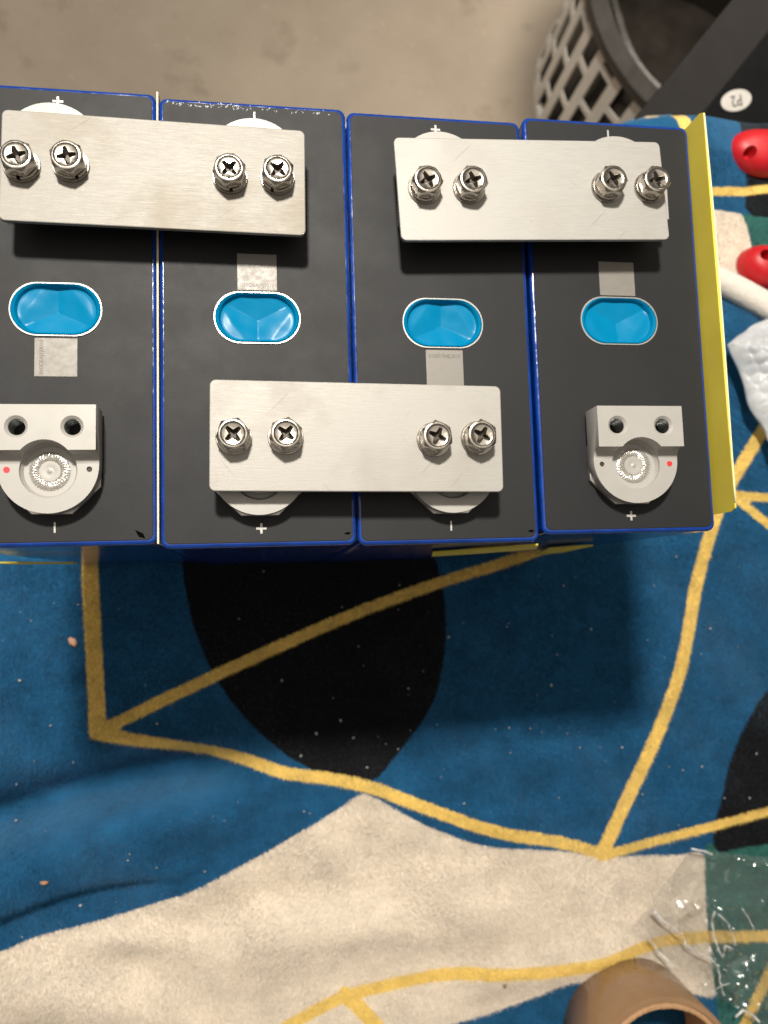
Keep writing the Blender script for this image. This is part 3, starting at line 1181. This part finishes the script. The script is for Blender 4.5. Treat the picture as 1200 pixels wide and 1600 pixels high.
# ------------------------------------------------------------------ red climbing holds
M['red'] = plain('red_resin', (0.50, 0.010, 0.016), 0.42, 0, 0.05, 90, 0.0002)


def hold(cx, cy, rx, ry, rz, rot, hole, label, z0=0.0, label_patch=None):
    hole = tuple(Matrix.Rotation(-rot, 2) @ Vector(hole))
    root = empty('climbing_hold', (cx, cy, z0), (0, 0, rot))
    tag(root, label, 'climbing hold', 'red climbing holds')
    N = 56
    rings = []
    for i in range(15):
        t = i / 14
        ph = t * math.pi / 2 * 0.985
        k = math.cos(ph) ** 0.62
        z = rz * math.sin(ph) ** 0.9
        ring = []
        for j in range(N):
            a = 2 * math.pi * j / N
            wob = 1 + 0.07 * math.sin(2 * a + 0.6) + 0.04 * math.sin(3 * a)
            ring.append((rx * k * wob * math.cos(a), ry * k * wob * math.sin(a), z))
        rings.append(ring)
    rings.insert(0, [(x * 0.97, y * 0.97, 0.0) for x, y, z in rings[0]])
    rings[1] = [(x, y, 0.002) for x, y, z in rings[1]]
    o = obj('c', mesh('c', *loops(rings), 180))
    c = obj('k', mesh('k', *prism(circle(0.0042, 28, hole[0], hole[1]), rz * 0.25, rz * 2)))
    m_ = o.modifiers.new('x', 'BOOLEAN')
    m_.solver = 'EXACT'
    m_.object = c
    me = baked(o, 40)
    bpy.data.objects.remove(c)
    obj('grip', me, M['red'], root)
    v, f = prism(circle(0.0041, 24, hole[0], hole[1]), rz * 0.25 + 0.0002, rz * 0.25 + 0.0008)
    obj('hole_floor', mesh('hole_floor', v, f), M['red'], root)
    return root


p = at(1199, 234, 0.008)
q1 = at(1174, 236, 0.014)
hold(p.x, p.y, 0.0275, 0.0180, 0.016, R(-8), (q1.x - p.x, q1.y - p.y), 'round red climbing hold on the black cloth, nearer the black beam')
p = at(1204, 414, 0.010)
q1 = at(1196, 399, 0.017)
hold(p.x, p.y, 0.0205, 0.0165, 0.019, R(-20), (q1.x - p.x, q1.y - p.y), 'lower red climbing hold beside the white padded roll')

# ------------------------------------------------------------------ white padded roll
M['white_cloth'] = plain('white_plush', (0.72, 0.67, 0.60), 0.95, 0, 0.06, 260, 0.0012, Sheen_Weight=0.3)
path = [at(x, y, 0.0075) for x, y in ((1030, 405), (1060, 412), (1085, 421), (1110, 432), (1135, 444), (1160, 457), (1185, 471), (1210, 486), (1240, 506), (1275, 530))]
rl = obj('padded_roll', mesh('padded_roll', *tube(path, 0.0088, 20, 0.14), 180), M['white_cloth'])
tag(rl, 'white padded roll lying between the lower red hold and the bubble wrap', 'roll')


# ------------------------------------------------------------------ bubble wrap
def make_bubble():
    t = NT('bubble_plastic')
    t.set(Base_Color=(0.93, 0.95, 0.98), Roughness=0.18, Transmission_Weight=0.50, IOR=1.3, Specular_IOR_Level=0.7)
    t.bump(t.noise(120, 4), 0.4, 0.002)
    return t.m


ctr = at(1215, 612, 0.016)
quad = [at(x, y, 0.012) for x, y in ((1124, 543), (1232, 472), (1330, 640), (1205, 712))]
cxy = [Vector((p.x - ctr.x, p.y - ctr.y)) for p in quad]


def pillow(u, v_, side):
    p = (cxy[0] * (1 - u) + cxy[1] * u) * (1 - v_) + (cxy[3] * (1 - u) + cxy[2] * u) * v_
    e = min(u, 1 - u, v_, 1 - v_)
    k = min(1.0, (e / 0.30)) ** 0.60 if e > 0 else 0
    return p, k


BN = 120
vv, ff = [], []
for side in (1, -1):
    b0 = len(vv)
    for i in range(BN + 1):
        for j in range(BN + 1):
            p, k = pillow(i / BN, j / BN, side)
            p = p + Vector((noise.noise(Vector((p.x * 45, p.y * 45, 7.0))), noise.noise(Vector((p.x * 45, p.y * 45, 9.0))))) * 0.005
            # hexagonal field of bubbles
            s = 0.0078
            gy_ = round(p.y / (s * 0.866))
            gx_ = round(p.x / s - 0.5 * (gy_ % 2)) + 0.5 * (gy_ % 2)
            d = math.hypot(p.x - gx_ * s, p.y - gy_ * s * 0.866)
            bub = 0.0022 * math.sqrt(max(0.0, 1 - (d / 0.0034) ** 2)) * k
            cr = (0.006 * noise.noise(Vector((p.x * 45, p.y * 45, side))) + 0.0022 * noise.noise(Vector((p.x * 130, p.y * 130, side)))) * k
            z = 0.017 + side * (0.015 * k) + side * bub + cr
            vv.append((p.x, p.y, z))
    for i in range(BN):
        for j in range(BN):
            q_ = (b0 + i * (BN + 1) + j, b0 + (i + 1) * (BN + 1) + j, b0 + (i + 1) * (BN + 1) + j + 1, b0 + i * (BN + 1) + j + 1)
            ff.append(tuple(reversed(q_)) if side == 1 else q_)
bw = obj('bubble_wrap', mesh('bubble_wrap', vv, ff, 60), make_bubble(), None, (ctr.x, ctr.y, 0))
tag(bw, 'folded pack of clear white bubble wrap on the blue cloth', 'bubble wrap')

# ------------------------------------------------------------------ tape roll
M['tape'] = plain('brown_tape', (0.31, 0.185, 0.10), 0.24, 0, 0.10, 30, 0.0, Coat_Weight=0.4, Coat_Roughness=0.15)
M['card'] = plain('cardboard_core', (0.46, 0.27, 0.14), 0.8, 0, 0.15, 400, 0.0004)
TH = 0.048
p = at(1042, 1680, TH)
tr = empty('tape_roll', (p.x, p.y, 0.001), (R(1.2), R(-1.0), 0))
tag(tr, 'nearly used roll of brown packing tape lying flat', 'tape roll')


def annulus(name, r0, r1, z0, z1, n=96, j=0.0):
    g = random.Random(5)
    jz = [g.uniform(-j, j) for _ in range(n)]
    prof = [(r0, z0 + 0.0006), (r0 + 0.0005, z0), (r1 - 0.0005, z0), (r1, z0 + 0.0006), (r1, z1 - 0.0006), (r1 - 0.0005, z1), (r0 + 0.0005, z1), (r0, z1 - 0.0006), (r0, z0 + 0.0006)]
    rings = []
    for i, (rr, z) in enumerate(prof):
        rings.append([(x, y, z + (jz[k] if z > (z0 + z1) / 2 else 0)) for k, (x, y) in enumerate(circle(rr, n))])
    v, f = loops(rings, False, False)
    return mesh(name, v, f, 50)


obj('tape_winding', annulus('tape_winding', 0.0412, 0.0448, 0.0, TH - 0.0006), M['tape'], tr)
obj('core', annulus('core', 0.0382, 0.0411, 0.0, TH, 160, 0.00035), M['card'], tr)

# ------------------------------------------------------------------ clear plastic bag
def make_clear():
    t = NT('clear_plastic')
    t.t.nodes.remove(t.p)
    tr_ = t.n('ShaderNodeBsdfTransparent')
    tr_.inputs[0].default_value = (0.97, 0.975, 0.975, 1)
    gl = t.n('ShaderNodeBsdfGlossy')
    gl.inputs['Roughness'].default_value = 0.15
    df = t.n('ShaderNodeBsdfDiffuse')
    df.inputs[0].default_value = (0.8, 0.8, 0.8, 1)
    fr = t.n('ShaderNodeLayerWeight')
    fr.inputs[0].default_value = 0.18
    mx = t.n('ShaderNodeMixShader')
    k = t.math('ADD', t.math('MULTIPLY', fr.outputs[1], 0.75), 0.075)
    t.l(k, mx.inputs[0])
    t.l(tr_.outputs[0], mx.inputs[1])
    t.l(gl.outputs[0], mx.inputs[2])
    m2 = t.n('ShaderNodeMixShader')
    m2.inputs[0].default_value = 0.035
    t.l(mx.outputs[0], m2.inputs[1])
    t.l(df.outputs[0], m2.inputs[2])
    t.l(m2.outputs[0], t.out.inputs[0])
    return t.m


corner = [at(x, y, 0.006) for x, y in ((1078, 1322), (1330, 1352), (1330, 1720), (985, 1448))]
NB = 150
vv, ff = [], []
cl = [([(1022, 1424), (1050, 1450), (1090, 1488), (1122, 1510), (1132, 1560)], 0.0035, 0.006),
      ([(1005, 1460), (1030, 1488), (1052, 1512)], 0.0028, 0.005),
      ([(1112, 1430), (1122, 1475), (1130, 1495), (1148, 1478), (1140, 1450), (1118, 1428)], 0.0030, 0.006),
      ([(1110, 1550), (1150, 1530), (1190, 1500)], 0.003, 0.005),
      ([(1080, 1325), (1140, 1335), (1200, 1350)], 0.003, 0.003),
      ([(1150, 1590), (1170, 1560), (1200, 1570)], 0.004, 0.006),
      ([(1060, 1420), (1100, 1405), (1180, 1415)], 0.004, 0.004)]
cl = [(resample(poly_px(P, 0.008), smooth=0), a1, b1) for P, a1, b1 in cl]
UU, VV = np.meshgrid(np.linspace(0, 1, NB + 1), np.linspace(0, 1, NB + 1), indexing='ij')
c4 = np.array([[p.x, p.y] for p in corner])
PX = (c4[0][0] * (1 - UU) + c4[1][0] * UU) * (1 - VV) + (c4[3][0] * (1 - UU) + c4[2][0] * UU) * VV
PY = (c4[0][1] * (1 - UU) + c4[1][1] * UU) * (1 - VV) + (c4[3][1] * (1 - UU) + c4[2][1] * UU) * VV
PZ = np.full(PX.shape, 0.007)
RID = np.zeros(PX.shape)
for P, wd, hh in cl:
    d = seg_dist(PX, PY, P)
    RID = np.maximum(RID, np.clip(1 - d / (wd * 1.6), 0, 1))
    PZ += 1.5 * hh * np.clip(1 - d / (wd * 2.2), 0, 1)
for i in range(NB + 1):
    for j in range(NB + 1):
        x, y = PX[i, j], PY[i, j]
        n1 = abs(noise.noise(Vector((x * 38, y * 38, 2.0))))
        n2 = abs(noise.noise(Vector((x * 95 + 3, y * 95, 5.0))))
        PZ[i, j] += 0.006 * (0.35 - n1) + 0.0012 * (0.3 - n2)
        PZ[i, j] += 0.0060 * RID[i, j] * noise.noise(Vector((x * 260, y * 260, 8.0)))
        jx = 0.004 * noise.noise(Vector((y * 60, i * 0.05, 1.0)))
        zz = max(PZ[i, j], 0.0025 + max(0.0, blanket_z(x, y)))
        # the bag climbs over the tape roll
        dd = math.hypot(x - tr.location.x, y - tr.location.y)
        if dd < 0.075:
            zz = max(zz, min(0.050, 0.002 + (0.075 - dd) * 0.2))
        vv.append((x + jx, y, zz))
for i in range(NB):
    for j in range(NB):
        a0 = i * (NB + 1) + j
        c0 = ((PX[i, j] - tr.location.x) ** 2 + (PY[i, j] - tr.location.y) ** 2) ** 0.5
        if c0 < 0.049:
            continue
        ff.append((a0, a0 + NB + 1, a0 + NB + 2, a0 + 1))
bg = obj('plastic_bag', mesh('plastic_bag', vv, ff, 25), make_clear())
tag(bg, 'crinkled clear plastic bag beside the tape roll', 'plastic bag')


def make_glint():
    t = NT('glint_white')
    t.t.nodes.remove(t.p)
    a1 = t.n('ShaderNodeBsdfTransparent')
    b1 = t.n('ShaderNodeBsdfPrincipled')
    b1.inputs['Base Color'].default_value = (0.92, 0.92, 0.92, 1)
    b1.inputs['Roughness'].default_value = 0.30
    b1.inputs['Specular IOR Level'].default_value = 1.0
    mx = t.n('ShaderNodeMixShader')
    t.l(t.rng(t.noise(130, 2), 0.36, 0.56, 0.10, 0.95), mx.inputs[0])
    t.l(a1.outputs[0], mx.inputs[1])
    t.l(b1.outputs[0], mx.inputs[2])
    t.l(mx.outputs[0], t.out.inputs[0])
    return t.m


M['glint'] = make_glint()  # highlights on the bag's folds, put in as whitish strands
for P, rad in (([(1022, 1424), (1036, 1440), (1052, 1450), (1068, 1466), (1073, 1478), (1090, 1489), (1110, 1498), (1123, 1512), (1126, 1535), (1132, 1560)], 0.0013),
               ([(1005, 1460), (1020, 1474), (1030, 1488), (1042, 1500), (1053, 1513)], 0.0009),
               ([(1118, 1424), (1112, 1440), (1116, 1462), (1122, 1482), (1130, 1498), (1134, 1478), (1148, 1484)], 0.0013),
               ([(1122, 1428), (1138, 1442), (1146, 1462), (1150, 1482)], 0.0009),
               ([(1112, 1552), (1128, 1540), (1142, 1535)], 0.0008),
               ([(1080, 1326), (1100, 1330), (1115, 1336)], 0.0008),
               ([(1150, 1590), (1160, 1578), (1176, 1586), (1190, 1600)], 0.0011),
               ([(1160, 1420), (1172, 1438), (1180, 1455)], 0.0007)):
    pp = []
    for (xa, ya), (xb, yb) in zip(P[:-1], P[1:]):
        for k in range(6):
            u = k / 6
            g_ = at(xa + (xb - xa) * u, ya + (yb - ya) * u, 0.011)
            g_.z += 0.0010 * noise.noise(g_ * 240)
            g_.x += 0.0006 * noise.noise(g_ * 300)
            pp.append(g_)
    v, f = tube(pp, rad * 0.62, 8, 0.9)
    obj('glint', mesh('glint', v, f, 180), M['glint'], bg)

# ------------------------------------------------------------------ basket on the floor behind the table
BC = at(1170, -10, H - 0.68)
ZR = BC.z                                  # rim height
BH = ZR - FLOOR_Z
M['grey_plastic'] = plain('grey_plastic', (0.68, 0.64, 0.585), 0.5, 0, 0.06, 20)
M['black_plastic'] = plain('black_plastic', (0.022, 0.019, 0.017), 0.45, 0, 0.15, 30)
M['bag_black'] = plain('dark_liner', (0.017, 0.0135, 0.011), 0.38, 0, 0.3, 12, 0.004)
bk = empty('laundry_basket', (BC.x, BC.y, FLOOR_Z))
tag(bk, 'grey slotted plastic basket with dark rim on the floor', 'basket')
RB, RT = 0.236, 0.248


def wall_patch(a0, a1, t0, t1, th=0.003):
    """piece of the basket's conical wall"""
    n = max(2, int((a1 - a0) / R(4)) + 1)
    vs = []
    for off in (0, -th):
        for t in (t0, t1):
            for k in range(n + 1):
                a = a0 + (a1 - a0) * k / n
                rr = RB + (RT - RB) * t + off
                vs.append((rr * math.cos(a), rr * math.sin(a), t * BH))
    fs = []
    m_ = n + 1
    for k in range(n):
        o0, o1, i0, i1 = k, m_ + k, 2 * m_ + k, 3 * m_ + k
        fs += [(o0, o0 + 1, o1 + 1, o1), (i0, i1, i1 + 1, i0 + 1), (o1, o1 + 1, i1 + 1, i1), (o0, i0, i0 + 1, o0 + 1)]
    fs += [(0, m_, 3 * m_, 2 * m_), (n, 2 * m_ + n, 3 * m_ + n, m_ + n)]
    return vs, fs


wv, wf = [], []


def addp(vs, fs):
    b0 = len(wv)
    wv.extend(vs)
    wf.extend([tuple(b0 + i for i in q_) for q_ in fs])


NSLOT = 34
STEPA = 2 * math.pi / NSLOT
addp(*wall_patch(0, 2 * math.pi, 0.0, 0.05, 0.0034))
for k in range(NSLOT):
    a0 = k * STEPA
    addp(*wall_patch(a0, a0 + STEPA * 0.42, 0.045, 0.935, 0.0032))          # upright bars
    for r_ in range(3):                                                        # short rungs, staggered from bay to bay
        t0 = 0.05 + 0.31 * (r_ + (0.5 if k % 2 else 0.0)) + 0.02
        if 0.06 < t0 < 0.88:
            addp(*wall_patch(a0 + STEPA * 0.40, a0 + STEPA * 1.02, t0, t0 + 0.045, 0.0028))
addp(*wall_patch(0, 2 * math.pi, 0.93, 1.0, 0.0036))
obj('slotted_wall', mesh('slotted_wall', wv, wf), M['grey_plastic'], bk)
obj('bottom', mesh('bottom', *prism(circle(RB - 0.002, 64), 0.001, 0.005)), M['grey_plastic'], bk)
obj('rim', annulus('rim', RT - 0.022, RT + 0.008, BH - 0.012, BH + 0.004), M['black_plastic'], bk)

bb = empty('bin_liner', (BC.x, BC.y, FLOOR_Z + 0.006))
tag(bb, 'dark open bin standing inside the grey slotted basket', 'bin')
rings = []
for rr, z in ((RB - 0.010, 0.0), (RT - 0.024, BH - 0.006), (RT - 0.032, BH - 0.004), (RT - 0.040, BH - 0.050), (RT - 0.046, BH - 0.055), (RB - 0.022, 0.006)):
    rings.append([(x * (1 + 0.02 * math.sin(7 * i / 96 * 6.28)), y, z) for i, (x, y) in enumerate(circle(rr, 96))])
obj('shell', mesh('shell', *loops(rings, True, True), 40), M['bag_black'], bb)
M['rim_highlight'] = plain('rim_highlight', (0.20, 0.155, 0.115), 0.35, 0, 0.3, 40)  # highlight on the bin's inner ring, put into a lighter brown
obj('inner_rim', annulus('inner_rim', RT - 0.050, RT - 0.044, BH - 0.058, BH - 0.051), M['rim_highlight'], bb)

# ------------------------------------------------------------------ black beam with the round sticker
M['charcoal'] = plain('charcoal_lit', (0.0125, 0.0112, 0.0112), 0.7, 0, 0.08, 40, Specular_IOR_Level=0.2)  # lit tone of the beam's top face
M['beam_shade'] = plain('beam_shade_black', (0.004, 0.004, 0.0045), 0.6, 0, 0.1, 40, Specular_IOR_Level=0.15)  # shade on the beam's side, put into a darker colour
M['sticker'] = plain('white_sticker', (0.50, 0.48, 0.45), 0.6, 0, 0.05, 100)
M['ink'] = plain('black_ink', (0.02, 0.02, 0.02), 0.6)
zb = -0.06
# top face edges, seen from above
TL0, TL1 = at(1003, 170, zb), at(1135, 0, zb)
TR0, TR1 = at(1088, 182, zb), at(1200, 50, zb)
ax = ((TL1 - TL0).normalized() + (TR1 - TR0).normalized()).normalized()
nr = Vector((ax.y, -ax.x, 0))                       # towards the right-hand side
W_ = abs((TR0 - TL0).dot(nr)) * 0.5 + abs((TR1 - TL1).dot(nr)) * 0.5
A = TL0
beam = empty('box_beam', (A.x, A.y, zb), (0, 0, math.atan2(ax.y, ax.x)))
tag(beam, 'black box beam with a round white sticker behind the table', 'beam')
# local frame: x along the beam, -y to its right-hand side; the right side slopes outwards
SL, SD = 0.062, 0.018
sec = [(0.0, 0.0), (-W_, 0.0), (-W_ - SL, -SD), (-W_ - SL, -SD - 0.03), (0.0, -SD - 0.03)]


def extrude_x(name, sec_, x0, x1, b=0.002):
    n = len(sec_)
    v = [(x0, y, z) for y, z in sec_] + [(x1, y, z) for y, z in sec_]
    f = [tuple(range(n)), tuple(range(2 * n - 1, n - 1, -1))] + [(i, n + i, n + (i + 1) % n, (i + 1) % n) for i in range(n)]
    me = mesh(name, v, f)
    bm = bmesh.new()
    bm.from_mesh(me)
    bmesh.ops.recalc_face_normals(bm, faces=bm.faces)
    bm.to_mesh(me)
    bm.free()
    o = obj(name, me)
    m_ = o.modifiers.new('b', 'BEVEL')
    m_.width = b
    m_.segments = 3
    return baked(o)


obj('beam_body', extrude_x('beam_body', sec, -0.03, 0.75), M['beam_shade'], beam)
obj('lit_top', extrude_x('lit_top', [(-0.0005, 0.0002), (-W_ + 0.0005, 0.0002), (-W_ + 0.0005, 0.0012), (-0.0005, 0.0012)], -0.0295, 0.7495, 0.0004), M['charcoal'], beam)  # thin layer carrying the lighter, lit tone of the top
# sticker on the sloping side
un = Vector((0, -SL, -SD)).normalized()             # down the slope
nn = Vector((0, -SD, SL)).normalized()              # its normal
inv = Matrix.Rotation(-beam.rotation_euler.z, 3, 'Z')
best = None
for k in range(200):
    t = SL * k / 199
    zz = zb - SD * k / 199
    g_ = at(1150, 157, zz)
    l_ = inv @ (g_ - beam.location)
    e = abs(l_.y - (-W_ - t))
    if best is None or e < best[0]:
        best = (e, l_)
sc = best[1]
rotm = Matrix((Vector((1, 0, 0)), un * -1, nn)).transposed()
# turn the print so that it reads upside down in the picture
for nm, me, mt, off in (('sticker', mesh('sticker', *prism([(x * 1.75, y * 0.86) for x, y in circle(0.0098, 40)], 0.0, 0.0003)), M['sticker'], 0.0002),
                        ('sticker_text', text_mesh('P2', 0.0128), M['ink'], 0.0006)):
    o = obj(nm, me, mt, beam)
    o.matrix_local = Matrix.Translation(sc + nn * off) @ (rotm @ Matrix.Rotation(R(STICK_ROT), 3, 'Z')).to_4x4()

# ------------------------------------------------------------------ end
